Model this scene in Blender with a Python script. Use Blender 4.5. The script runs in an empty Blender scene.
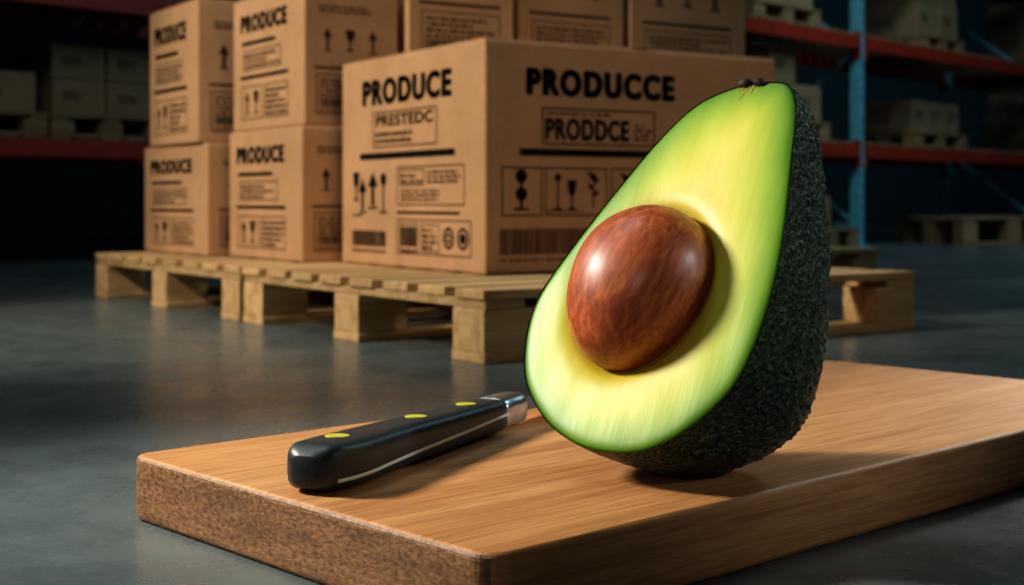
import bpy, bmesh, math, random
from mathutils import Vector, Matrix, noise
random.seed(7)
scene=bpy.context.scene
try:
    scene.view_settings.view_transform='Standard'
    scene.view_settings.look='Medium High Contrast'
except Exception as e: print(e)

# ------------------------------------------------------------ helpers
def mat(name):
    m=bpy.data.materials.new(name); m.use_nodes=True
    nt=m.node_tree; b=nt.nodes['Principled BSDF']
    return m,nt,b
def ramp(nt,fac,stops):
    r=nt.nodes.new('ShaderNodeValToRGB')
    el=r.color_ramp.elements
    el[0].position=stops[0][0]; el[0].color=(*stops[0][1],1)
    el[1].position=stops[-1][0]; el[1].color=(*stops[-1][1],1)
    for p,c in stops[1:-1]:
        e=el.new(p); e.color=(*c,1)
    nt.links.new(fac,r.inputs['Fac'])
    return r.outputs['Color']
def coords(nt,scale=(1,1,1),kind='Object'):
    tc=nt.nodes.new('ShaderNodeTexCoord'); mp=nt.nodes.new('ShaderNodeMapping')
    mp.inputs['Scale'].default_value=scale
    nt.links.new(tc.outputs[kind],mp.inputs['Vector'])
    return mp.outputs['Vector']
def noise_tex(nt,vec,scale,detail=4,rough=.55,dist=0):
    n=nt.nodes.new('ShaderNodeTexNoise')
    n.inputs['Scale'].default_value=scale; n.inputs['Detail'].default_value=detail
    n.inputs['Roughness'].default_value=rough; n.inputs['Distortion'].default_value=dist
    nt.links.new(vec,n.inputs['Vector']); return n.outputs['Fac']
def bump(nt,b,h,strength,dist,prev=None):
    n=nt.nodes.new('ShaderNodeBump'); n.inputs['Strength'].default_value=strength
    n.inputs['Distance'].default_value=dist
    nt.links.new(h,n.inputs['Height'])
    if prev: nt.links.new(prev,n.inputs['Normal'])
    nt.links.new(n.outputs['Normal'],b.inputs['Normal']); return n.outputs['Normal']
def mixc(nt,fac,a,b,mode='MIX'):
    n=nt.nodes.new('ShaderNodeMix'); n.data_type='RGBA'; n.blend_type=mode
    if isinstance(fac,(int,float)): n.inputs[0].default_value=fac
    else: nt.links.new(fac,n.inputs[0])
    for i,v in ((6,a),(7,b)):
        if isinstance(v,tuple): n.inputs[i].default_value=(*v,1)
        else: nt.links.new(v,n.inputs[i])
    return n.outputs[2]
def attr(nt,name):
    n=nt.nodes.new('ShaderNodeAttribute'); n.attribute_name=name; return n.outputs['Fac']
def obj_from_bm(bm,name,m=None,parent=None,smooth=False):
    me=bpy.data.meshes.new(name); bm.to_mesh(me); bm.free()
    if m: me.materials.append(m)
    if smooth:
        for p in me.polygons: p.use_smooth=True
    o=bpy.data.objects.new(name,me); scene.collection.objects.link(o)
    if parent: o.parent=parent
    return o
def empty(name,loc=(0,0,0),yaw=0):
    o=bpy.data.objects.new(name,None); scene.collection.objects.link(o)
    o.location=loc; o.rotation_euler=(0,0,yaw); o.empty_display_size=.1
    return o
def bbox(bm,x0,x1,y0,y1,z0,z1):
    vs=[bm.verts.new((x,y,z)) for x in (x0,x1) for y in (y0,y1) for z in (z0,z1)]
    f=[(0,1,3,2),(4,6,7,5),(0,4,5,1),(2,3,7,6),(0,2,6,4),(1,5,7,3)]
    fs=[bm.faces.new([vs[i] for i in q]) for q in f]
    return vs
def bar(bm,p,q,w,h):
    p=Vector(p);q=Vector(q);d=(q-p);L=d.length;d.normalize()
    up=Vector((0,0,1)) if abs(d.z)<.95 else Vector((0,1,0))
    s=d.cross(up).normalized();u=s.cross(d)
    vs=[]
    for t in (0,L):
        for a,b in ((-1,-1),(1,-1),(1,1),(-1,1)):
            vs.append(bm.verts.new(p+d*t+s*a*w/2+u*b*h/2))
    for q4 in ((3,2,1,0),(4,5,6,7),(0,1,5,4),(1,2,6,5),(2,3,7,6),(3,0,4,7)):
        bm.faces.new([vs[i] for i in q4])
def bevel_mod(o,w,seg=2):
    m=o.modifiers.new('bevel','BEVEL'); m.width=w; m.segments=seg; m.limit_method='ANGLE'; m.angle_limit=math.radians(40)

# ------------------------------------------------------------ materials
def wood_material(name,c1,c2,c3,grain=(2.0,28,28),rough=.5,islands=False,bs=.15):
    m,nt,b=mat(name)
    v=coords(nt,grain)
    if islands:
        g=nt.nodes.new('ShaderNodeNewGeometry')
        ad=nt.nodes.new('ShaderNodeVectorMath'); ad.operation='SCALE'; ad.inputs[3].default_value=37.0
        cx=nt.nodes.new('ShaderNodeCombineXYZ')
        for i in range(3): nt.links.new(g.outputs['Random Per Island'],cx.inputs[i])
        nt.links.new(cx.outputs[0],ad.inputs[0])
        a2=nt.nodes.new('ShaderNodeVectorMath'); a2.operation='ADD'
        nt.links.new(v,a2.inputs[0]); nt.links.new(ad.outputs[0],a2.inputs[1]); v=a2.outputs[0]
    n1=noise_tex(nt,v,1.0,8,.62,.6)
    col=ramp(nt,n1,[(.3,c1),(.5,c2),(.7,c3)])
    if islands:
        rr=ramp(nt,g.outputs['Random Per Island'],[(0,(.78,.76,.72)),(1,(1.12,1.08,1.0))])
        col=mixc(nt,1.0,col,rr,'MULTIPLY')
    fine=noise_tex(nt,coords(nt,(grain[0]*4,grain[1]*7,grain[2]*7)),1.0,5,.6)
    fr=ramp(nt,fine,[(.35,(.72,.68,.62)),(.62,(1.08,1.06,1.03))])
    col=mixc(nt,.7,col,fr,'MULTIPLY')
    nt.links.new(col,b.inputs['Base Color'])
    b.inputs['Roughness'].default_value=rough
    bump(nt,b,fine,bs,.002)
    return m
M_pallet=wood_material('pallet_wood',(.44,.27,.125),(.62,.43,.22),(.76,.57,.33),(2.5,22,22),.7,islands=True,bs=.3)
M_pallet_dark=wood_material('old_pallet_wood',(.24,.15,.08),(.34,.23,.12),(.44,.31,.18),(2.5,22,22),.8,islands=True)

def cardboard(name,c):
    m,nt,b=mat(name)
    v=coords(nt)
    n1=noise_tex(nt,v,5,5,.6); n2=noise_tex(nt,v,160,3,.7)
    d=tuple(x*.86 for x in c); l=tuple(min(1,x*1.1) for x in c)
    col=ramp(nt,n1,[(.3,d),(.7,l)])
    fr=ramp(nt,n2,[(.35,(.86,.84,.8)),(.6,(1.03,1.03,1.03))])
    col=mixc(nt,.8,col,fr,'MULTIPLY')
    nt.links.new(col,b.inputs['Base Color'])
    b.inputs['Roughness'].default_value=.78; b.inputs['Specular IOR Level'].default_value=.25
    nw=bump(nt,b,n2,.12,.001)
    w=nt.nodes.new('ShaderNodeTexWave'); w.inputs['Scale'].default_value=26; w.inputs['Distortion'].default_value=.6
    w.bands_direction='Z'; nt.links.new(v,w.inputs['Vector'])
    bump(nt,b,w.outputs['Fac'],.06,.0015,nw)
    return m
M_card=cardboard('cardboard',(.57,.345,.185))
M_card2=cardboard('cardboard_shelf',(.38,.25,.14))
m,nt,b=mat('black_ink'); b.inputs['Roughness'].default_value=.8
b.inputs['Specular IOR Level'].default_value=.1
n_=noise_tex(nt,coords(nt),90,4,.7); c_=ramp(nt,n_,[(.3,(.005,.004,.004)),(.75,(.014,.010,.008))]); nt.links.new(c_,b.inputs['Base Color'])
M_ink=m
m,nt,b=mat('faded_ink'); b.inputs['Base Color'].default_value=(.05,.028,.017,1); b.inputs['Roughness'].default_value=.8
b.inputs['Specular IOR Level'].default_value=.1; M_ink2=m
m,nt,b=mat('packing_tape'); b.inputs['Base Color'].default_value=(.45,.28,.14,1); b.inputs['Roughness'].default_value=.3; M_tape=m

def paint(name,c,rough=.45,metal=0):
    m,nt,b=mat(name)
    n1=noise_tex(nt,coords(nt),9,6,.65)
    col=ramp(nt,n1,[(.3,tuple(x*.7 for x in c)),(.65,c)])
    nt.links.new(col,b.inputs['Base Color']); b.inputs['Roughness'].default_value=rough; b.inputs['Metallic'].default_value=metal
    return m
M_blue=paint('blue_rack_paint',(.18,.56,.66)); M_red=paint('red_beam_paint',(.50,.05,.025))
M_dsteel=paint('dark_steel',(.05,.06,.065),.5,.6)

# floor
m,nt,b=mat('polished_concrete')
v=coords(nt)
n1=noise_tex(nt,v,.9,8,.62,.4); n2=noise_tex(nt,v,7,8,.7); n3=noise_tex(nt,v,90,4,.7)
col=ramp(nt,n1,[(.3,(.080,.102,.106)),(.5,(.125,.155,.158)),(.72,(.18,.215,.216))])
c2=ramp(nt,n2,[(.3,(.72,.74,.74)),(.65,(1.1,1.1,1.08))]); col=mixc(nt,.8,col,c2,'MULTIPLY')
c3=ramp(nt,n3,[(.3,(.8,.8,.8)),(.6,(1.05,1.05,1.05))]); col=mixc(nt,.6,col,c3,'MULTIPLY')
nt.links.new(col,b.inputs['Base Color'])
r=nt.nodes.new('ShaderNodeMapRange'); r.inputs[1].default_value=.3; r.inputs[2].default_value=.7
r.inputs[3].default_value=.20; r.inputs[4].default_value=.36
nt.links.new(n2,r.inputs[0]); nt.links.new(r.outputs[0],b.inputs['Roughness'])
bump(nt,b,n2,.06,.004)
M_floor=m
def wallmat(name,c):
    m,nt,b=mat(name)
    n1=noise_tex(nt,coords(nt),.6,6,.6)
    col=ramp(nt,n1,[(.3,tuple(x*.7 for x in c)),(.7,c)]); nt.links.new(col,b.inputs['Base Color'])
    w=nt.nodes.new('ShaderNodeTexWave'); w.inputs['Scale'].default_value=1.2; nt.links.new(coords(nt),w.inputs['Vector'])
    bump(nt,b,w.outputs['Fac'],.4,.03)
    b.inputs['Roughness'].default_value=.8; return m
M_wall=wallmat('painted_cladding_wall',(.06,.14,.16))
M_ceil=wallmat('ceiling_paint',(.03,.035,.04))

# ------------------------------------------------------------ room
def slab(name,x0,x1,y0,y1,z0,z1,m):
    bm=bmesh.new(); bbox(bm,x0,x1,y0,y1,z0,z1); bmesh.ops.recalc_face_normals(bm,faces=bm.faces)
    return obj_from_bm(bm,name,m)
X0,X1,Y0,Y1,ZC=-9,13,-4,19,5.2
slab('floor',X0-.2,X1+.2,Y0-.2,Y1+.2,-.15,0,M_floor)
slab('ceiling',X0-.2,X1+.2,Y0-.2,Y1+.2,ZC,ZC+.15,M_ceil)
slab('wall_back',X0-.2,X1+.2,Y1,Y1+.2,0,ZC,M_wall)
slab('wall_front',X0-.2,X1+.2,Y0-.2,Y0,0,ZC,M_wall)
slab('wall_left',X0-.2,X0,Y0,Y1,0,ZC,M_wall)
slab('wall_right',X1,X1+.2,Y0,Y1,0,ZC,M_wall)

# ------------------------------------------------------------ pallet
def pallet(P,yaw,L=1.2,W=1.15,m=None,H=.145):
    m=m or M_pallet
    e=empty('wooden_pallet',P,yaw)
    bm=bmesh.new()
    tb,bb=.020,.018; bt=.020
    nb=8; bw=.105
    for i in range(nb):                       # deck boards run along x
        y=i*(W-bw)/(nb-1); j=random.uniform(-.004,.004)
        bbox(bm,0+j,L+j,y,y+bw,H-tb,H+random.uniform(-.0008,0))
    for x in (0,(L-.1)/2,L-.1):               # stringer boards along y
        bbox(bm,x+.004,x+.1,.002,W-.002,H-tb-bb-.0005,H-tb-.0005)
    for y in (0.0,(W-.12)/2,W-.12):
        for x in (0.001,(L-.13)/2,L-.131):
            bbox(bm,x,x+.13,y+.003,y+.117,bt+.0005,H-tb-bb-.001)
        bbox(bm,0,L,y,y+.12,0,bt)             # bottom skids along x
    bmesh.ops.recalc_face_normals(bm,faces=bm.faces)
    o=obj_from_bm(bm,'pallet_boards',m,e); bevel_mod(o,.0025)
    bm=bmesh.new()
    for i in range(nb):
        y=i*(W-bw)/(nb-1)
        for x in (.03,.07,L/2-.02,L/2+.02,L-.07,L-.03):
            for yy in (.03,.075):
                bmesh.ops.create_circle(bm,cap_ends=True,segments=8,radius=.004,matrix=Matrix.Translation((x,y+yy,H+.0006)))
    obj_from_bm(bm,'nails',M_dsteel,e)
    return e

# ------------------------------------------------------------ printed graphics
_textcache={}
def text_mesh(s,space=1.0):
    if (s,space) in _textcache: return _textcache[(s,space)]
    c=bpy.data.curves.new('t','FONT'); c.body=s; c.offset=.012; c.space_character=space
    o=bpy.data.objects.new('t',c); scene.collection.objects.link(o)
    dg=bpy.context.evaluated_depsgraph_get()
    me=bpy.data.meshes.new_from_object(o.evaluated_get(dg))
    vs=[v.co.copy() for v in me.vertices]; fs=[tuple(p.vertices) for p in me.polygons]
    x0=min(v.x for v in vs);x1=max(v.x for v in vs);y0=min(v.y for v in vs);y1=max(v.y for v in vs)
    ar=(x1-x0)/(y1-y0)
    vs=[((v.x-x0)/(x1-x0),(v.y-y0)/(y1-y0)) for v in vs]
    bpy.data.objects.remove(o); bpy.data.curves.remove(c); bpy.data.meshes.remove(me)
    _textcache[(s,space)]=(vs,fs,ar); return vs,fs,ar
class Print:
    def __init__(s,fw,fh,mp): s.bm=bmesh.new(); s.fw=fw; s.fh=fh; s.mp=mp
    def poly(s,pts):
        try: s.bm.faces.new([s.bm.verts.new(s.mp(x*s.fw,y*s.fh)) for x,y in pts])
        except Exception: pass
    def rect(s,x0,y0,x1,y1): s.poly([(x0,y0),(x1,y0),(x1,y1),(x0,y1)])
    def frame(s,x0,y0,x1,y1,t=.004):
        tx=t/s.fw; ty=t/s.fh
        s.rect(x0,y0,x1,y0+ty); s.rect(x0,y1-ty,x1,y1); s.rect(x0,y0+ty,x0+tx,y1-ty); s.rect(x1-tx,y0+ty,x1,y1-ty)
    def text(s,t,x0,y0,x1,y1,bold=.03):
        """bold strokes: glyph outlines repeated with small offsets (union of copies)"""
        vs,fs,ar=text_mesh(t,1.0+bold*2.4)
        by=bold*.55; bx=bold/ar*1.0
        offs=[(0,0)]+[(math.cos(a),math.sin(a)) for a in [i*math.pi/4 for i in range(8)]]
        for ox,oy in offs:
            bv=[s.bm.verts.new(s.mp((x0+(bx+a*(1-2*bx)+ox*bx)*(x1-x0))*s.fw,(y0+(by+b_*(1-2*by)+oy*by)*(y1-y0))*s.fh)) for a,b_ in vs]
            for f in fs:
                try: s.bm.faces.new([bv[i] for i in f])
                except Exception: pass
    def words(s,x0,y0,x1,y1,rows,fill=.62):
        rh=(y1-y0)/rows
        for r in range(rows):
            x=x0; end=x1-(x1-x0)*random.choice((0,0,.1,.35))
            while x<end-.004:
                w=min(random.uniform(.012,.05)*(.6/s.fw),end-x)
                k=x
                while k<x+w-.002:
                    lw=random.uniform(.0022,.004)/s.fw
                    hh=rh*fill*random.choice((1,1,.8))
                    s.rect(k,y0+r*rh,min(k+lw,x1),y0+r*rh+hh); k+=lw+.0016/s.fw
                x+=w+.007/s.fw
    def barcode(s,x0,y0,x1,y1):
        x=x0
        while x<x1:
            w=random.choice((.0018,.0018,.003,.0045))/s.fw
            s.rect(x,y0,min(x+w,x1),y1); x+=w+random.choice((.0018,.0028))/s.fw
        s.words(x0,y0-.03,x1,y0-.008,1)
    def glass(s,cx,y0,h,w):
        s.poly([(cx-w*.5,y0+h),(cx-w*.38,y0+h*.62),(cx-w*.12,y0+h*.45),(cx+w*.12,y0+h*.45),(cx+w*.38,y0+h*.62),(cx+w*.5,y0+h)])
        s.rect(cx-w*.09,y0+h*.08,cx+w*.09,y0+h*.45); s.rect(cx-w*.4,y0,cx+w*.4,y0+h*.08)
    def arrow(s,cx,y0,h,w):
        s.rect(cx-w*.13,y0+h*.1,cx+w*.13,y0+h*.62); s.poly([(cx-w*.45,y0+h*.6),(cx+w*.45,y0+h*.6),(cx,y0+h)])
        s.rect(cx-w*.4,y0,cx+w*.4,y0+h*.06)
    def spoon(s,cx,y0,h,w):
        s.rect(cx-w*.07,y0+h*.06,cx+w*.07,y0+h*.75); s.rect(cx-w*.4,y0,cx+w*.4,y0+h*.05)
        s.disc(cx,y0+h*.86,w*.3)
    def sprig(s,cx,y0,h,w):
        s.rect(cx-w*.06,y0,cx+w*.06,y0+h*.7)
        for i in range(4):
            yy=y0+h*(.3+.17*i); sg=(-1)**i
            s.poly([(cx,yy),(cx+sg*w*.45,yy+h*.1),(cx+sg*w*.4,yy+h*.2),(cx,yy+h*.1)])
        s.disc(cx,y0+h*.85,w*.25)
    def disc(s,cx,cy,r,r0=None):
        ry=r*s.fw/s.fh; n=20
        P=[(cx+r*math.cos(2*math.pi*i/n),cy+ry*math.sin(2*math.pi*i/n)) for i in range(n)]
        if r0 is None: s.poly(P); return
        q=r0/r
        for i in range(n):
            a,b_=P[i],P[(i+1)%n]
            s.poly([a,b_,(cx+(b_[0]-cx)*q,cy+(b_[1]-cy)*q),(cx+(a[0]-cx)*q,cy+(a[1]-cy)*q)])
    def done(s,parent,name,m=None): return obj_from_bm(s.bm,name,m or M_ink,parent)

def carton(P,yaw,D,W,H,m=None,style=None):
    e=empty('cardboard_box',P,yaw)
    bm=bmesh.new()
    bbox(bm,0,D,0,W,0,H-.004)
    bmesh.ops.recalc_face_normals(bm,faces=bm.faces)
    o=obj_from_bm(bm,'carton',m or M_card,e); bevel_mod(o,.006,3)
    bm=bmesh.new()
    bbox(bm,.002,D/2-.0015,.003,W-.003,H-.0045,H)
    bbox(bm,D/2+.0015,D-.002,.003,W-.003,H-.0045,H)
    bmesh.ops.recalc_face_normals(bm,faces=bm.faces)
    o=obj_from_bm(bm,'top_flaps',m or M_card,e); bevel_mod(o,.0015,1)
    bm=bmesh.new(); bbox(bm,D/2-.025,D/2+.025,.001,W-.001,H+.0001,H+.0006)
    obj_from_bm(bm,'tape',M_tape,e)
    ep=.0012
    L=Print(W,H,lambda h,v:(-ep,W-h,v)); R=Print(D,H,lambda h,v:(h,-ep,v))
    L2=Print(W,H,lambda h,v:(-ep,W-h,v)); R2=Print(D,H,lambda h,v:(h,-ep,v))
    if style=='big':
        L.text('PRODUCE',.17,.77,.80,.895,.075)
        L2.frame(.25,.565,.705,.735,.0035); L2.text('PRESTEDC',.275,.665,.68,.72,.03); L2.words(.27,.585,.69,.65,2)
        L.rect(.15,.51,.82,.54)
        L.glass(.12,.31,.14,.05); L.arrow(.17,.25,.17,.07); L.arrow(.25,.27,.18,.085); L.spoon(.33,.25,.19,.07)
        L.rect(.09,.235,.17,.243); L2.frame(.43,.29,.88,.47,.003); L2.frame(.45,.38,.62,.455,.0025)
        L2.words(.46,.31,.86,.37,3); L2.words(.64,.39,.86,.455,3); L2.words(.46,.39,.61,.445,2)
        L.rect(.43,.25,.85,.262)
        L2.frame(.43,.065,.92,.225,.003); L2.frame(.45,.08,.58,.205,.0025); L2.barcode(.46,.1,.57,.19)
        L2.frame(.60,.08,.72,.205,.0025); L2.words(.61,.09,.71,.195,4)
        L.disc(.78,.145,.035,.026); L.disc(.78,.145,.018,.010); L.disc(.87,.145,.035,.026); L.disc(.87,.145,.018)
        L2.barcode(.09,.09,.35,.165)
        R.text('PRODUCCE',.125,.765,.62,.885,.095)
        R2.frame(.175,.555,.55,.715,.0035); R.text('PRODDCE',.185,.575,.46,.67,.05)
        R2.words(.19,.685,.5,.705,1); R2.words(.48,.58,.54,.66,4)
        R.rect(.105,.505,.53,.535)
        R2.frame(.05,.245,.175,.455,.003); R.spoon(.11,.27,.17,.06); R.disc(.11,.34,.018)
        R2.frame(.185,.245,.385,.455,.003); R.spoon(.225,.27,.165,.035); R.glass(.27,.27,.13,.03); R.sprig(.34,.28,.16,.04)
        R2.words(.19,.262,.375,.275,1)
        R2.frame(.40,.245,.62,.455,.003); R.sprig(.45,.27,.165,.04); R.glass(.53,.27,.165,.05)
        R2.barcode(.045,.08,.33,.19); R2.words(.36,.07,.62,.2,5)
        R2.frame(.66,.25,.9,.45,.003); R2.words(.68,.27,.88,.43,6)
    elif style:
        L.text('PRODUCE',.12,.735,.78,.87,.085)
        L.rect(.14,.64,.62,.668)
        L2.frame(.16,.45,.70,.60,.003); L2.words(.18,.47,.68,.585,3)
        L.rect(.12,.385,.80,.410)
        L2.frame(.14,.08,.44,.33,.003); L2.arrow(.22,.12,.17,.08); L2.glass(.35,.12,.17,.08)
        L2.frame(.47,.08,.80,.33,.003); L2.words(.49,.1,.78,.31,5)
        R2.rect(.1,.40,.86,.415)
        R2.words(.15,.80,.7,.86,2)
        R2.arrow(.24,.52,.17,.10); R2.glass(.48,.53,.15,.10); R2.arrow(.72,.52,.17,.10)
        R2.frame(.12,.08,.86,.36,.003); R2.words(.16,.2,.82,.34,4); R2.barcode(.16,.13,.6,.19)
    else:
        L2.frame(.2,.3,.6,.7,.006); L2.words(.24,.36,.56,.64,4); R2.words(.2,.4,.6,.7,4)
    L.done(e,'print_left'); R.done(e,'print_right'); L2.done(e,'label_left',M_ink2); R2.done(e,'label_right',M_ink2)
    return e

YP=math.radians(34.85); up=Vector((math.cos(YP),math.sin(YP),0)); wp=Vector((-math.sin(YP),math.cos(YP),0))
P0=Vector((-.054,2.667,0))
pallet(P0,YP,1.28,1.14)
pallet(P0+wp*1.165,YP,1.28,1.175)
pallet(P0+wp*1.165+up*1.32,YP,1.2,1.22)
ZT=.1465
YB=math.radians(32.5); ub=Vector((math.cos(YB),math.sin(YB),0)); wb=Vector((-math.sin(YB),math.cos(YB),0))
BC=Vector((-.063,3.2,ZT))
carton(BC,YB,.912,.768,.553,style='big')
c2=Vector((-.585,3.822,ZT)); y2=math.radians(33.4)
carton(c2,y2,.31,.53,.383,style='s')
carton(c2+Vector((.005,.012,.384)),y2+.01,.30,.505,.40,style='s')
c1=Vector((-.945,4.262,ZT)); y1=math.radians(35)
carton(c1,y1,.36,.55,.352,style='s')
carton(c1+Vector((-.035,.02,.353)),y1-.02,.36,.44,.45,style='s')
s3=Vector((-.302,4.0,ZT))
carton(s3,YB,.36,.42,.55,style='s'); carton(s3+Vector((0,0,.551)),YB,.365,.40,.50,style='s')
s4=BC+wb*.82+ub*.62
carton(s4,YB,.40,.42,.55,style='s'); carton(s4+Vector((0,0,.551)),YB,.405,.42,.50,style='s')
s5=BC+wb*.82+ub*1.05
carton(s5,YB,.50,.42,.55,style='s'); carton(s5+Vector((0,0,.551)),YB,.50,.42,.50,style='s')

# ------------------------------------------------------------ racks
def rack(P,yaw,ts,depth,levels,height):
    e=empty('pallet_rack',P,yaw)
    bm=bmesh.new(); hb=bmesh.new()
    for t in ts:
        for y in (0,depth-.07):
            bbox(bm,t-.035,t+.035,y,y+.006,0,height)
            bbox(bm,t-.035,t-.029,y+.006,y+.07,0,height); bbox(bm,t+.029,t+.035,y+.006,y+.07,0,height)
            bbox(bm,t-.06,t+.06,y-.03,y+.1,0,.008)
            z=.1
            while z<height-.05:
                for s in (-.015,.009): bbox(hb,t+s,t+s+.007,y-.0008,y,z,z+.028)
                z+=.075
        z=.15; k=0
        while z+.6<height:
            a,b_=(.035,depth-.035) if k%2==0 else (depth-.035,.035)
            bar(bm,(t,a,z),(t,b_,z+.6),.03,.02); k+=1; z+=.6
        bar(bm,(t,.035,.15),(t,depth-.035,.15),.03,.02)
    bmesh.ops.recalc_face_normals(bm,faces=bm.faces)
    obj_from_bm(bm,'uprights',M_blue,e); obj_from_bm(hb,'slots',M_dsteel,e)
    bm=bmesh.new(); db=bmesh.new()
    for z in levels:
        for i in range(len(ts)-1):
            for y in (-.012,depth-.043):
                bbox(bm,ts[i]+.036,ts[i+1]-.036,y,y+.05,z-.09,z)
                bbox(bm,ts[i]+.036,ts[i]+.045,y-.004,y+.054,z-.16,z+.03); bbox(bm,ts[i+1]-.045,ts[i+1]-.036,y-.004,y+.054,z-.16,z+.03)
            n=int((ts[i+1]-ts[i]-.1)/.14)
            for j in range(n):
                x=ts[i]+.06+j*.14; bbox(db,x,x+.10,.0,depth-.01,z+.0005,z+.018)
    bmesh.ops.recalc_face_normals(bm,faces=bm.faces); bmesh.ops.recalc_face_normals(db,faces=db.faces)
    obj_from_bm(bm,'beams',M_red,e); obj_from_bm(db,'deck_slats',M_pallet_dark,e)
    return e
YR=math.radians(47); ur=Vector((math.cos(YR),math.sin(YR),0)); wr=Vector((-math.sin(YR),math.cos(YR),0))
RP=Vector((2.39,9.4,0))
rack(RP,YR,[-2.7,0,3.1,6.0],.9,[.70,1.44,2.3],3.2)
LP=Vector((-2.42,6.5,0))
rack(LP,YR,[-3.9,-1.2,1.5,4.2],.9,[.62,1.36,2.2],3.2)
def on(RPt,t,s,z): return RPt+ur*t+wr*s+Vector((0,0,z))
def load(RPt,t,s,z,cols,rows,D,W,H,pal=True):
    z0=z+.019
    if pal: pallet(on(RPt,t-.03,s,z0),YR,cols*(D+.012)+.06,W+.1,M_pallet_dark,.12); z0+=.1205
    for r in range(rows):
        for c in range(cols):
            if r==rows-1 and random.random()<.25 and cols>1 and c>0: continue
            carton(on(RPt,t+c*(D+.012)+random.uniform(0,.004),s+.04+random.uniform(0,.02),z0+r*(H+.001)),YR,D,W,H,M_card2)
load(RP,-1.0,.06,.70,2,2,.32,.5,.24); load(RP,-2.5,.06,.70,2,2,.42,.55,.22)
load(RP,1.15,.16,.70,3,1,.26,.45,.24); load(RP,1.25,.16,1.44,2,2,.32,.5,.26)
load(RP,-1.2,.06,1.44,2,2,.36,.55,.26)
load(RP,3.5,.06,.70,3,2,.4,.55,.25); load(RP,3.5,.06,1.44,3,2,.4,.55,.25)
load(LP,-.6,.2,.62,2,1,.45,.5,.2); load(LP,.4,.2,.62,2,2,.30,.4,.18)
load(LP,-.3,.06,1.36,3,2,.38,.5,.25)
fp=Vector((1.75,8.15,0))
pallet(fp,YR,.62,.8,M_pallet_dark); carton(fp+Vector((0.02,.03,.146)),YR,.25,.5,.2,M_card2)
pallet(Vector((3.2,9.75,0)),math.radians(20),.9,.8,M_pallet_dark,.2)

# ------------------------------------------------------------ cutting board
m,nt,b=mat('oak_board')
v=coords(nt,(1.6,16,16))
n1=noise_tex(nt,v,1.0,9,.60,.9)
col=ramp(nt,n1,[(.25,(.46,.205,.072)),(.45,(.56,.27,.10)),(.55,(.62,.315,.125)),(.75,(.70,.385,.165))])
fine=noise_tex(nt,coords(nt,(11,260,260)),1.0,4,.6)
fr=ramp(nt,fine,[(.33,(.58,.50,.42)),(.58,(1.06,1.05,1.03))]); top=mixc(nt,.7,col,fr,'MULTIPLY')
g=nt.nodes.new('ShaderNodeTexCoord'); sp=nt.nodes.new('ShaderNodeSeparateXYZ'); nt.links.new(g.outputs['Normal'],sp.inputs[0])
ab_=nt.nodes.new('ShaderNodeMath'); ab_.operation='ABSOLUTE'; nt.links.new(sp.outputs[0],ab_.inputs[0])
gt=nt.nodes.new('ShaderNodeMath'); gt.operation='GREATER_THAN'; gt.inputs[1].default_value=.7; nt.links.new(ab_.outputs[0],gt.inputs[0])
sp2=noise_tex(nt,coords(nt,(100,130,300)),1.0,5,.75)
ring=noise_tex(nt,coords(nt,(4,10,60)),1.0,4,.6,1.5)
ec=ramp(nt,sp2,[(.38,(.13,.055,.02)),(.50,(.29,.14,.054)),(.62,(.44,.235,.10))])
er=ramp(nt,ring,[(.35,(.6,.55,.5)),(.6,(1.1,1.08,1.05))]); ec=mixc(nt,.8,ec,er,'MULTIPLY')
fc=mixc(nt,gt.outputs[0],top,ec)
nt.links.new(fc,b.inputs['Base Color']); b.inputs['Roughness'].default_value=.52
hm=nt.nodes.new('ShaderNodeMix'); hm.data_type='FLOAT'
nt.links.new(gt.outputs[0],hm.inputs[0]); nt.links.new(fine,hm.inputs[2]); nt.links.new(sp2,hm.inputs[3])
bump(nt,b,hm.outputs[0],.4,.002)
M_board=m
YBd=math.radians(42.8)
bm=bmesh.new()
Lb,Wb,Hb,rc=1.21,.545,.064,.022
outl=[]
for cx,cy,a0 in ((Lb-rc,-rc,0),(rc,-rc,90),(rc,-Wb+rc,180),(Lb-rc,-Wb+rc,270)):
    for i in range(9):
        a=math.radians(a0+i*90/8); outl.append((cx+rc*math.cos(a),cy+rc*math.sin(a)))
f=bm.faces.new([bm.verts.new((x,y,0)) for x,y in outl])
ex=bmesh.ops.extrude_face_region(bm,geom=[f])
bmesh.ops.translate(bm,vec=(0,0,Hb),verts=[g_ for g_ in ex['geom'] if isinstance(g_,bmesh.types.BMVert)])
bmesh.ops.recalc_face_normals(bm,faces=bm.faces)
board=obj_from_bm(bm,'cutting_board',M_board)
board.location=(-.386,1.384,0.0005); board.rotation_euler=(0,0,YBd)
md=board.modifiers.new('bevel','BEVEL'); md.width=.006; md.segments=4; md.limit_method='ANGLE'; md.angle_limit=math.radians(50)

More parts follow.
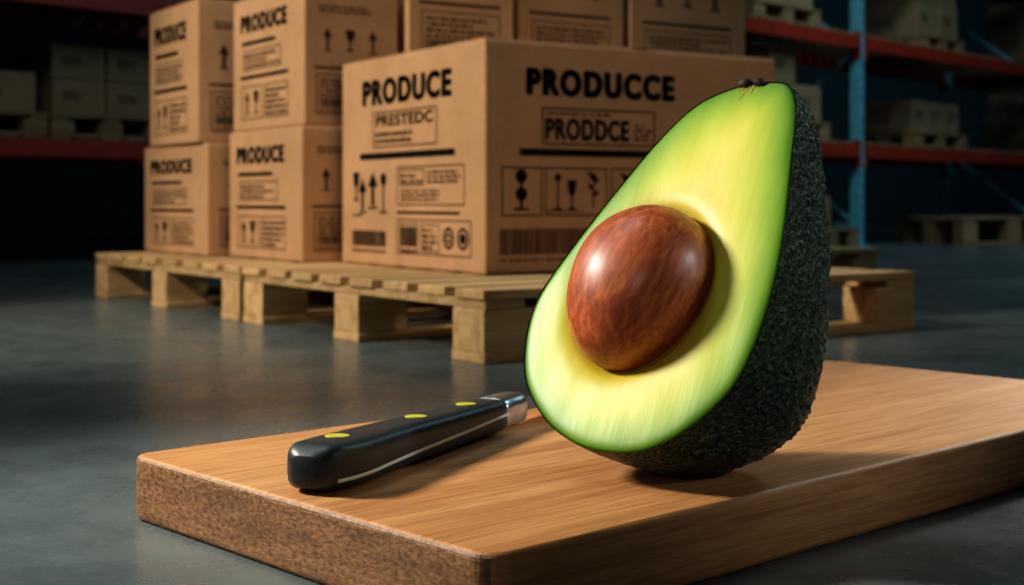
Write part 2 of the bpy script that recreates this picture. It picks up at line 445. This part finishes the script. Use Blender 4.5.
# ------------------------------------------------------------ avocado
ctrl=[(0.054,0.2078),(0.0323,0.2081),(0.0116,0.2039),(-0.0235,0.1892),(-0.0531,0.1547),(-0.0791,0.1107),(-0.108,0.0568),(-0.1347,-0.0012),(-0.1430,-0.0336),(-0.1390,-0.0697),(-0.1230,-0.1089),(-0.0890,-0.1397),(-0.0604,-0.1545),(-0.0281,-0.1628),(0.021,-0.1612),(0.0616,-0.1405),(0.0947,-0.1034),(0.1068,-0.0727),(0.1125,-0.036),(0.1126,0.0148),(0.1067,0.0674),(0.0961,0.1271),(0.0884,0.1707),(0.0785,0.1955),(0.0673,0.2055)]
ctrl=[Vector(c) for c in ctrl]
dense=[]
n=len(ctrl)
for i in range(n):
    p0,p1,p2,p3=ctrl[i-1],ctrl[i],ctrl[(i+1)%n],ctrl[(i+2)%n]
    for j in range(12):
        t=j/12
        dense.append(.5*((2*p1)+(p2-p0)*t+(2*p0-5*p1+4*p2-p3)*t*t+(3*p1-p0-3*p2+p3)*t**3))
for _ in range(25):
    dense=[(dense[i-1]+dense[i]*2+dense[(i+1)%len(dense)])/4 for i in range(len(dense))]
O=Vector((.0,-.162)); T=Vector((.052,.208)); d2=(T-O).normalized(); q2=Vector((d2.y,-d2.x))
sr=[((p-O).dot(d2),(p-O).dot(q2)) for p in dense]
s0=min(s for s,r in sr); s1=max(s for s,r in sr)
def lr(s):
    rs=[]
    for j in range(len(sr)):
        (sa,ra),(sb,rb)=sr[j],sr[(j+1)%len(sr)]
        if (sa-s)*(sb-s)<=0 and sa!=sb: rs.append(ra+(rb-ra)*(s-sa)/(sb-sa))
    return (min(rs),max(rs)) if rs else None
NS,NP=400,280; KD=1.30
bm=bmesh.new(); rows=[]
def skin_noise(P):
    a=noise.noise(P*38)*.0014+noise.noise(P*85)*.0012+noise.noise(P*190)*.0012
    vd=noise.voronoi(P*135)[0][0]
    return a+max(0,.5-vd)*.0045
for i in range(NS+1):
    s=s0+(s1-s0)*(1-math.cos(math.pi*i/NS))/2
    s=min(max(s,s0+1e-6),s1-1e-6)
    l,r_=lr(s); hw=(r_-l)/2; c=(l+r_)/2
    row=[]
    for k in range(NP+1):
        f=math.pi*k/NP
        cf,sf=math.cos(f),math.sin(f)
        cx=math.copysign(abs(cf)**.80,cf)
        v2=O+d2*s+q2*(c+hw*(cx+.27*sf))
        P=Vector((v2.x,KD*hw*sf**.9 if sf>1e-9 else 0,v2.y))
        nr=Vector((q2.x*cf,sf,q2.y*cf)).normalized()
        P+=nr*skin_noise(P)*min(1,.3+sf*4)*min(1,hw/.02)
        if k in (0,NP): P.y=-.0006
        row.append(bm.verts.new(P))
    rows.append(row)
for i in range(NS):
    for k in range(NP):
        bm.faces.new((rows[i][k],rows[i+1][k],rows[i+1][k+1],rows[i][k+1]))
bmesh.ops.recalc_face_normals(bm,faces=bm.faces)

m,nt,b=mat('avocado_skin')
v=coords(nt)
vor=nt.nodes.new('ShaderNodeTexVoronoi'); vor.inputs['Scale'].default_value=210; nt.links.new(v,vor.inputs['Vector'])
n1=noise_tex(nt,v,150,5,.72); n2=noise_tex(nt,v,14,4,.6)
col=ramp(nt,n1,[(.38,(.014,.027,.012)),(.53,(.038,.066,.028)),(.61,(.17,.21,.11)),(.72,(.42,.46,.31))])
cs=ramp(nt,vor.outputs['Distance'],[(.10,(.36,.41,.26)),(.26,(.04,.065,.028)),(.8,(.013,.020,.010))])
col=mixc(nt,.45,col,cs)
c2_=ramp(nt,n2,[(.3,(.55,.6,.55)),(.7,(1.3,1.3,1.2))]); col=mixc(nt,1.0,col,c2_,'MULTIPLY')
nt.links.new(col,b.inputs['Base Color']); b.inputs['Roughness'].default_value=.34
b.inputs['Specular IOR Level'].default_value=.55
nw=bump(nt,b,n1,.9,.006); inv=nt.nodes.new('ShaderNodeMath'); inv.operation='SUBTRACT'; inv.inputs[0].default_value=1; nt.links.new(vor.outputs['Distance'],inv.inputs[1])
bump(nt,b,inv.outputs[0],.9,.006,nw)
M_skin=m
th,be=math.radians(42),math.radians(28)
nf=Vector((-math.sin(th)*math.cos(be),-math.cos(th)*math.cos(be),math.sin(be)))
e1=Vector((math.cos(th),-math.sin(th),0)); e2=e1.cross(-nf)
SC=1.03
Rm=Matrix((e1,-nf,e2)).transposed()
zmin=min((Rm@v_.co).z for v_ in bm.verts)*SC
avo=empty('avocado_half'); Qz=.0645-zmin+.0003
avo.matrix_world=Matrix.Translation((.1421,1.2772,Qz))@Rm.to_4x4()@Matrix.Scale(SC,4)
obj_from_bm(bm,'skin',M_skin,avo,True)

pit_c=Vector((-.0240,-.0085)); NR,NA=70,len(dense)
def edge_dist(p): return min((p-q).length for q in dense)
bm=bmesh.new(); le=bm.verts.layers.float.new('edge'); lp=bm.verts.layers.float.new('pitd')
pit_rx,pit_rz=.0680,.0800; pa=math.radians(-14)
ca,sa_=math.cos(pa),math.sin(pa)
def pitd(p):
    dx,dy=p.x-pit_c.x,p.y-pit_c.y
    x=dx*ca+dy*sa_; y=-dx*sa_+dy*ca
    return (math.hypot(x/pit_rx,y/pit_rz)-1)*.07
rings=[]
for i in range(NR+1):
    t=(i+.5)/(NR+.5) if i<NR else 1
    t=1-(1-t)**1.35
    row=[]
    for k in range(NA):
        p=pit_c+(dense[k]-pit_c)*t
        dd=edge_dist(p) if t<1 else 0
        pd=pitd(p)
        y=.003*math.exp(-dd/.0035)-.0022
        y+=.009*math.exp(-max(pd,0)/.007)
        y+=noise.noise(Vector((p.x*30,p.y*18,1)))*.0006*min(1,dd/.01)
        vv=bm.verts.new((p.x,y,p.y)); vv[le]=dd; vv[lp]=pd; row.append(vv)
    rings.append(row)
for i in range(NR):
    for k in range(NA):
        bm.faces.new((rings[i][k],rings[i][(k+1)%NA],rings[i+1][(k+1)%NA],rings[i+1][k]))
bm.faces.new(rings[0])
bmesh.ops.recalc_face_normals(bm,faces=bm.faces)
if sum(f.normal.y for f in bm.faces)>0: bmesh.ops.reverse_faces(bm,faces=bm.faces)
m,nt,b=mat('avocado_flesh')
ed=attr(nt,'edge'); pdn=attr(nt,'pitd')
nz=noise_tex(nt,coords(nt,(18,18,9)),1.0,4,.55)
ad=nt.nodes.new('ShaderNodeMath'); ad.operation='MULTIPLY_ADD'
sb=nt.nodes.new('ShaderNodeMath'); sb.operation='SUBTRACT'; sb.inputs[1].default_value=.5; nt.links.new(nz,sb.inputs[0])
nt.links.new(sb.outputs[0],ad.inputs[0]); ad.inputs[1].default_value=.014; nt.links.new(ed,ad.inputs[2])
sc=nt.nodes.new('ShaderNodeMath'); sc.operation='MULTIPLY'; sc.inputs[1].default_value=10; nt.links.new(ad.outputs[0],sc.inputs[0])
col=ramp(nt,sc.outputs[0],[(0,(.07,.19,.008)),(.08,(.16,.33,.012)),(.20,(.31,.47,.024)),(.33,(.50,.59,.050)),(.52,(.70,.68,.10)),(.85,(.80,.72,.17))])
edl=nt.nodes.new('ShaderNodeMath'); edl.operation='MULTIPLY'; edl.inputs[1].default_value=100; nt.links.new(ed,edl.inputs[0])
rim=ramp(nt,edl.outputs[0],[(.0,(.08,.16,.03)),(.14,(.35,.5,.3)),(.3,(1,1,1))]); col=mixc(nt,1,col,rim,'MULTIPLY')
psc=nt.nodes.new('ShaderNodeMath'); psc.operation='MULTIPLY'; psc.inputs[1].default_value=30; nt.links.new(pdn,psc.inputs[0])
pc=ramp(nt,psc.outputs[0],[(.0,(.55,.44,.10)),(.25,(.82,.74,.38)),(.9,(1,1,1))]); col=mixc(nt,1,col,pc,'MULTIPLY')  # yellow-olive flesh round the pit, with the cavity's shade put into the colour
st=noise_tex(nt,coords(nt,(110,60,14)),1.0,5,.65); sr_=ramp(nt,st,[(.3,(.93,.94,.87)),(.6,(1.02,1.02,1.02))]); col=mixc(nt,.8,col,sr_,'MULTIPLY')
nt.links.new(col,b.inputs['Base Color']); b.inputs['Roughness'].default_value=.42
b.inputs['Specular IOR Level'].default_value=.35
bump(nt,b,st,.15,.0015)
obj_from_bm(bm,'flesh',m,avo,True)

bm=bmesh.new(); bmesh.ops.create_uvsphere(bm,u_segments=128,v_segments=80,radius=1)
for v_ in bm.verts:
    x,y,z=v_.co
    k=1+.06*z
    P=Vector((x*pit_rx*k,y*.064*k,z*pit_rz))
    nn=noise.noise(P*22)*.0010+noise.noise(Vector((P.x*90,P.y*90,P.z*25)))*.0003
    v_.co=P+Vector((x,y,z)).normalized()*nn
m,nt,b=mat('avocado_pit')
st=noise_tex(nt,coords(nt,(150,150,26)),1.0,8,.7,.35); lg=noise_tex(nt,coords(nt,(14,14,8)),1.0,5,.6)
col=ramp(nt,st,[(.3,(.20,.036,.012)),(.5,(.42,.095,.026)),(.62,(.56,.165,.05)),(.78,(.70,.31,.13))])
l2=ramp(nt,lg,[(.3,(.66,.56,.54)),(.7,(1.22,1.18,1.1))]); col=mixc(nt,1,col,l2,'MULTIPLY')
nt.links.new(col,b.inputs['Base Color']); b.inputs['Roughness'].default_value=.48
b.inputs['Coat Weight'].default_value=.35; b.inputs['Coat Roughness'].default_value=.30
bump(nt,b,st,.25,.0012)
pit=obj_from_bm(bm,'pit',m,avo,True); pit.location=(pit_c.x,.0,pit_c.y); pit.rotation_euler=(0,math.radians(14),0)
m,nt,b=mat('stem'); n_=noise_tex(nt,coords(nt),200,4,.6); c_=ramp(nt,n_,[(.3,(.006,.004,.002)),(.7,(.07,.03,.012))]); nt.links.new(c_,b.inputs['Base Color']); b.inputs['Roughness'].default_value=.7
M_stem=m
bm=bmesh.new()
for cx,rx,rz in ((-.008,.0075,.006),(.007,.0065,.0045)):
    bmesh.ops.create_uvsphere(bm,u_segments=24,v_segments=14,radius=1,matrix=Matrix.Translation((cx,0,0))@Matrix.Diagonal((rx,.008,rz,1)))
for v_ in bm.verts: v_.co*=(1+.2*noise.noise(v_.co*300))
o=obj_from_bm(bm,'stem_scar',M_stem,avo,True); o.location=(.032,.001,.2070)
m,nt,b=mat('stem_stain'); n_=noise_tex(nt,coords(nt,(300,300,60)),1,4,.6); c_=ramp(nt,n_,[(.35,(.24,.10,.015)),(.7,(.50,.34,.06))]); nt.links.new(c_,b.inputs['Base Color'])
bm=bmesh.new()
for dx,ang,L_ in ((0,.5,.012),(-.005,.85,.006),(.004,.2,.006)):
    mm=Matrix.Translation((dx,0,0))@Matrix.Rotation(ang,4,'Y')@Matrix.Translation((0,0,-L_))@Matrix.Diagonal((.0015,.0007,L_,1))
    bmesh.ops.create_uvsphere(bm,u_segments=12,v_segments=10,radius=1,matrix=mm)
o=obj_from_bm(bm,'stem_vein',m,avo,True); o.location=(.031,-.0017,.204)

# ------------------------------------------------------------ knife
kn=empty('kitchen_knife',(-.181,1.190,.0655),math.atan2(.395,.186))
m,nt,b=mat('black_handle'); n_=noise_tex(nt,coords(nt),220,4,.6); c_=ramp(nt,n_,[(.3,(.018,.024,.026)),(.7,(.038,.048,.050))]); nt.links.new(c_,b.inputs['Base Color']); b.inputs['Roughness'].default_value=.42
bump(nt,b,n_,.15,.0008); M_handle=m
m,nt,b=mat('brushed_steel'); b.inputs['Metallic'].default_value=1; n_=noise_tex(nt,coords(nt,(10,300,300)),1,4,.6); c_=ramp(nt,n_,[(.3,(.6,.6,.6)),(.7,(.85,.85,.84))]); nt.links.new(c_,b.inputs['Base Color']); b.inputs['Roughness'].default_value=.32
M_steel=m
m,nt,b=mat('rivet_yellow'); b.inputs['Base Color'].default_value=(.62,.60,.06,1); b.inputs['Roughness'].default_value=.4; M_riv=m
m,nt,b=mat('tang_edge'); b.inputs['Base Color'].default_value=(.85,.80,.70,1); b.inputs['Roughness'].default_value=.4; M_tang=m
st_=[(0,.010,.012),(.003,.017,.019),(.009,.023,.026),(.02,.027,.030),(.035,.029,.033),(.06,.0295,.034),(.11,.028,.030),(.17,.027,.027),(.24,.026,.026),(.30,.0245,.025),(.335,.022,.0235),(.365,.020,.023)]
def loft(name,stn,zf,m,seg=24,pw=.55):
    bm=bmesh.new(); prev=None
    for x,a,b_ in stn:
        z0,z1=zf(x)
        ring=[]
        cy=(a-b_)/2; hw=(a+b_)/2; cz=(z0+z1)/2; hz=(z1-z0)/2
        for k in range(seg*2):
            f=2*math.pi*k/(seg*2); c_,s_=math.cos(f),math.sin(f)
            ring.append(bm.verts.new((x,cy+hw*math.copysign(abs(c_)**pw,c_),cz+hz*math.copysign(abs(s_)**pw,s_))))
        if prev:
            for k in range(len(ring)):
                bm.faces.new((prev[k],prev[(k+1)%len(ring)],ring[(k+1)%len(ring)],ring[k]))
        else: first=ring
        prev=ring
    bm.faces.new(first); bm.faces.new(prev)
    bmesh.ops.recalc_face_normals(bm,faces=bm.faces)
    return obj_from_bm(bm,name,m,kn,True)
def interp(stn,n):
    out=[]
    xs=[s[0] for s in stn]
    for i in range(n+1):
        t=i/n; x=xs[-1]*(t**1.6)
        for j in range(len(xs)-1):
            if xs[j]<=x<=xs[j+1]+1e-9:
                f=(x-xs[j])/(xs[j+1]-xs[j])
                out.append((x,stn[j][1]+(stn[j+1][1]-stn[j][1])*f,stn[j][2]+(stn[j+1][2]-stn[j][2])*f)); break
    for _ in range(3):
        out=[out[0]]+[(out[i][0],(out[i-1][1]+2*out[i][1]+out[i+1][1])/4,(out[i-1][2]+2*out[i][2]+out[i+1][2])/4) for i in range(1,len(out)-1)]+[out[-1]]
    return out
S=interp(st_,70)
def top(x): return .043-.008*min(1,max(0,x/.365))-(.010*(1-x/.02)**2 if x<.02 else 0)
def bot(x): return .0+(.006*(1-x/.02)**2 if x<.02 else 0)
loft('handle',S,lambda x:(bot(x),top(x)),M_handle,pw=.5)
def tz(x):
    c=.011+.008*(x/.365)**1.5; return (c-.0021,c+.0021)
loft('tang',[(x-.0003,a+.0008,b_+.0008) for x,a,b_ in S if x>.012],tz,M_tang,pw=.3)
loft('bolster',[(.364,.0200,.0230),(.367,.0210,.0240),(.380,.0210,.0240),(.383,.0200,.0230),(.405,.0195,.023),(.416,.018,.023),(.421,.013,.021)],lambda x:(.0015,.0355),M_steel,pw=.6)
bm=bmesh.new()
prof=[(.418,-.024,.016),(.45,-.028,.016),(.52,-.029,.0155),(.60,-.026,.014),(.66,-.018,.011),(.69,-.009,.006),(.702,.002,.003)]
prev=None
for x,ye,ys in prof:
    r=[bm.verts.new((x,ye,.017)),bm.verts.new((x,ys,.0185)),bm.verts.new((x,ys,.0155))]
    if prev:
        for k in range(3): bm.faces.new((prev[k],prev[(k+1)%3],r[(k+1)%3],r[k]))
    prev=r
bmesh.ops.recalc_face_normals(bm,faces=bm.faces)
obj_from_bm(bm,'blade',M_steel,kn)
bm=bmesh.new()
for x in (.055,.200,.310):
    bmesh.ops.create_cone(bm,cap_ends=True,segments=40,radius1=.0115,radius2=.011,depth=.0016,matrix=Matrix.Translation((x,.0,top(x)-.0001))@Matrix.Rotation(.023,4,'Y'))
obj_from_bm(bm,'rivets',M_riv,kn)

# ------------------------------------------------------------ lights
def area(name,loc,target,size,energy,color,sy=None):
    l=bpy.data.lights.new(name,'AREA'); l.energy=energy; l.color=color; l.size=size
    if sy: l.shape='RECTANGLE'; l.size_y=sy
    o=bpy.data.objects.new(name,l); scene.collection.objects.link(o); o.location=loc
    d=Vector(target)-Vector(loc); o.rotation_euler=d.to_track_quat('-Z','Y').to_euler(); return o
def spot(name,loc,target,deg,energy,color,r=.15,blend=.6):
    l=bpy.data.lights.new(name,'SPOT'); l.energy=energy; l.color=color; l.spot_size=math.radians(deg); l.spot_blend=blend; l.shadow_soft_size=r
    o=bpy.data.objects.new(name,l); scene.collection.objects.link(o); o.location=loc
    d=Vector(target)-Vector(loc); o.rotation_euler=d.to_track_quat('-Z','Y').to_euler(); return o
spot('key_lamp',(-1.80,1.62,1.30),(.08,1.32,.15),48,275,(1,.93,.82),.18,.8)
spot('pit_fill_lamp',(-.5,-.7,1.0),(.10,1.28,.22),20,14,(1,.95,.88),.25,.8)
spot('stack_lamp',(-3.4,1.6,2.6),(-.35,3.75,.42),44,600,(1,.88,.72),.25,.7)
spot('stack_front_fill',(1.4,.9,3.2),(.10,3.7,.35),38,100,(1,.88,.75),.4,.9)  # fill added to brighten the boxes' right faces, not a warehouse lamp
spot('board_back_lamp',(1.9,3.6,1.5),(.80,2.0,.06),22,150,(1,.88,.72),.2,1.0)
spot('skin_rim_fill',(2.3,.5,1.3),(.26,1.38,.27),13,130,(.88,.96,1.0),.2,.9)  # added light to bring out the right side of the skin, no fixture there
area('floor_lamp',(-1.6,2.4,4.6),(-1.4,2.8,0),1.6,36,(.78,.95,1.0))
area('aisle_lamp',(4.5,6.5,4.6),(3.4,6.5,0),2.0,75,(.50,.82,1.0))
spot('rack_lamp',(1.8,6.6,4.2),(2.9,9.9,1.0),60,130,(.72,.93,1.0),.3,.9)
area('wall_lamp',(4.0,15.0,4.8),(4.0,19.0,1.5),3.0,20,(.45,.85,1.0))
area('left_aisle_lamp',(-1.8,4.3,4.6),(-2.4,6.5,.4),2,2,(.8,.92,1.0))
w=bpy.data.worlds.new('world'); scene.world=w; w.use_nodes=True
w.node_tree.nodes['Background'].inputs[0].default_value=(.10,.17,.2,1); w.node_tree.nodes['Background'].inputs[1].default_value=.05

# ------------------------------------------------------------ camera
cd=bpy.data.cameras.new('camera'); cam=bpy.data.objects.new('camera',cd); scene.collection.objects.link(cam)
cam.location=(0,0,.32); cam.rotation_euler=(math.radians(90),0,0)
cd.sensor_width=36; cd.lens=36*1375/1024; cd.shift_y=-(292.5-200)/1024
cd.clip_start=.02; cd.clip_end=60
cd.dof.use_dof=True; cd.dof.focus_distance=1.25; cd.dof.aperture_fstop=7
scene.camera=cam
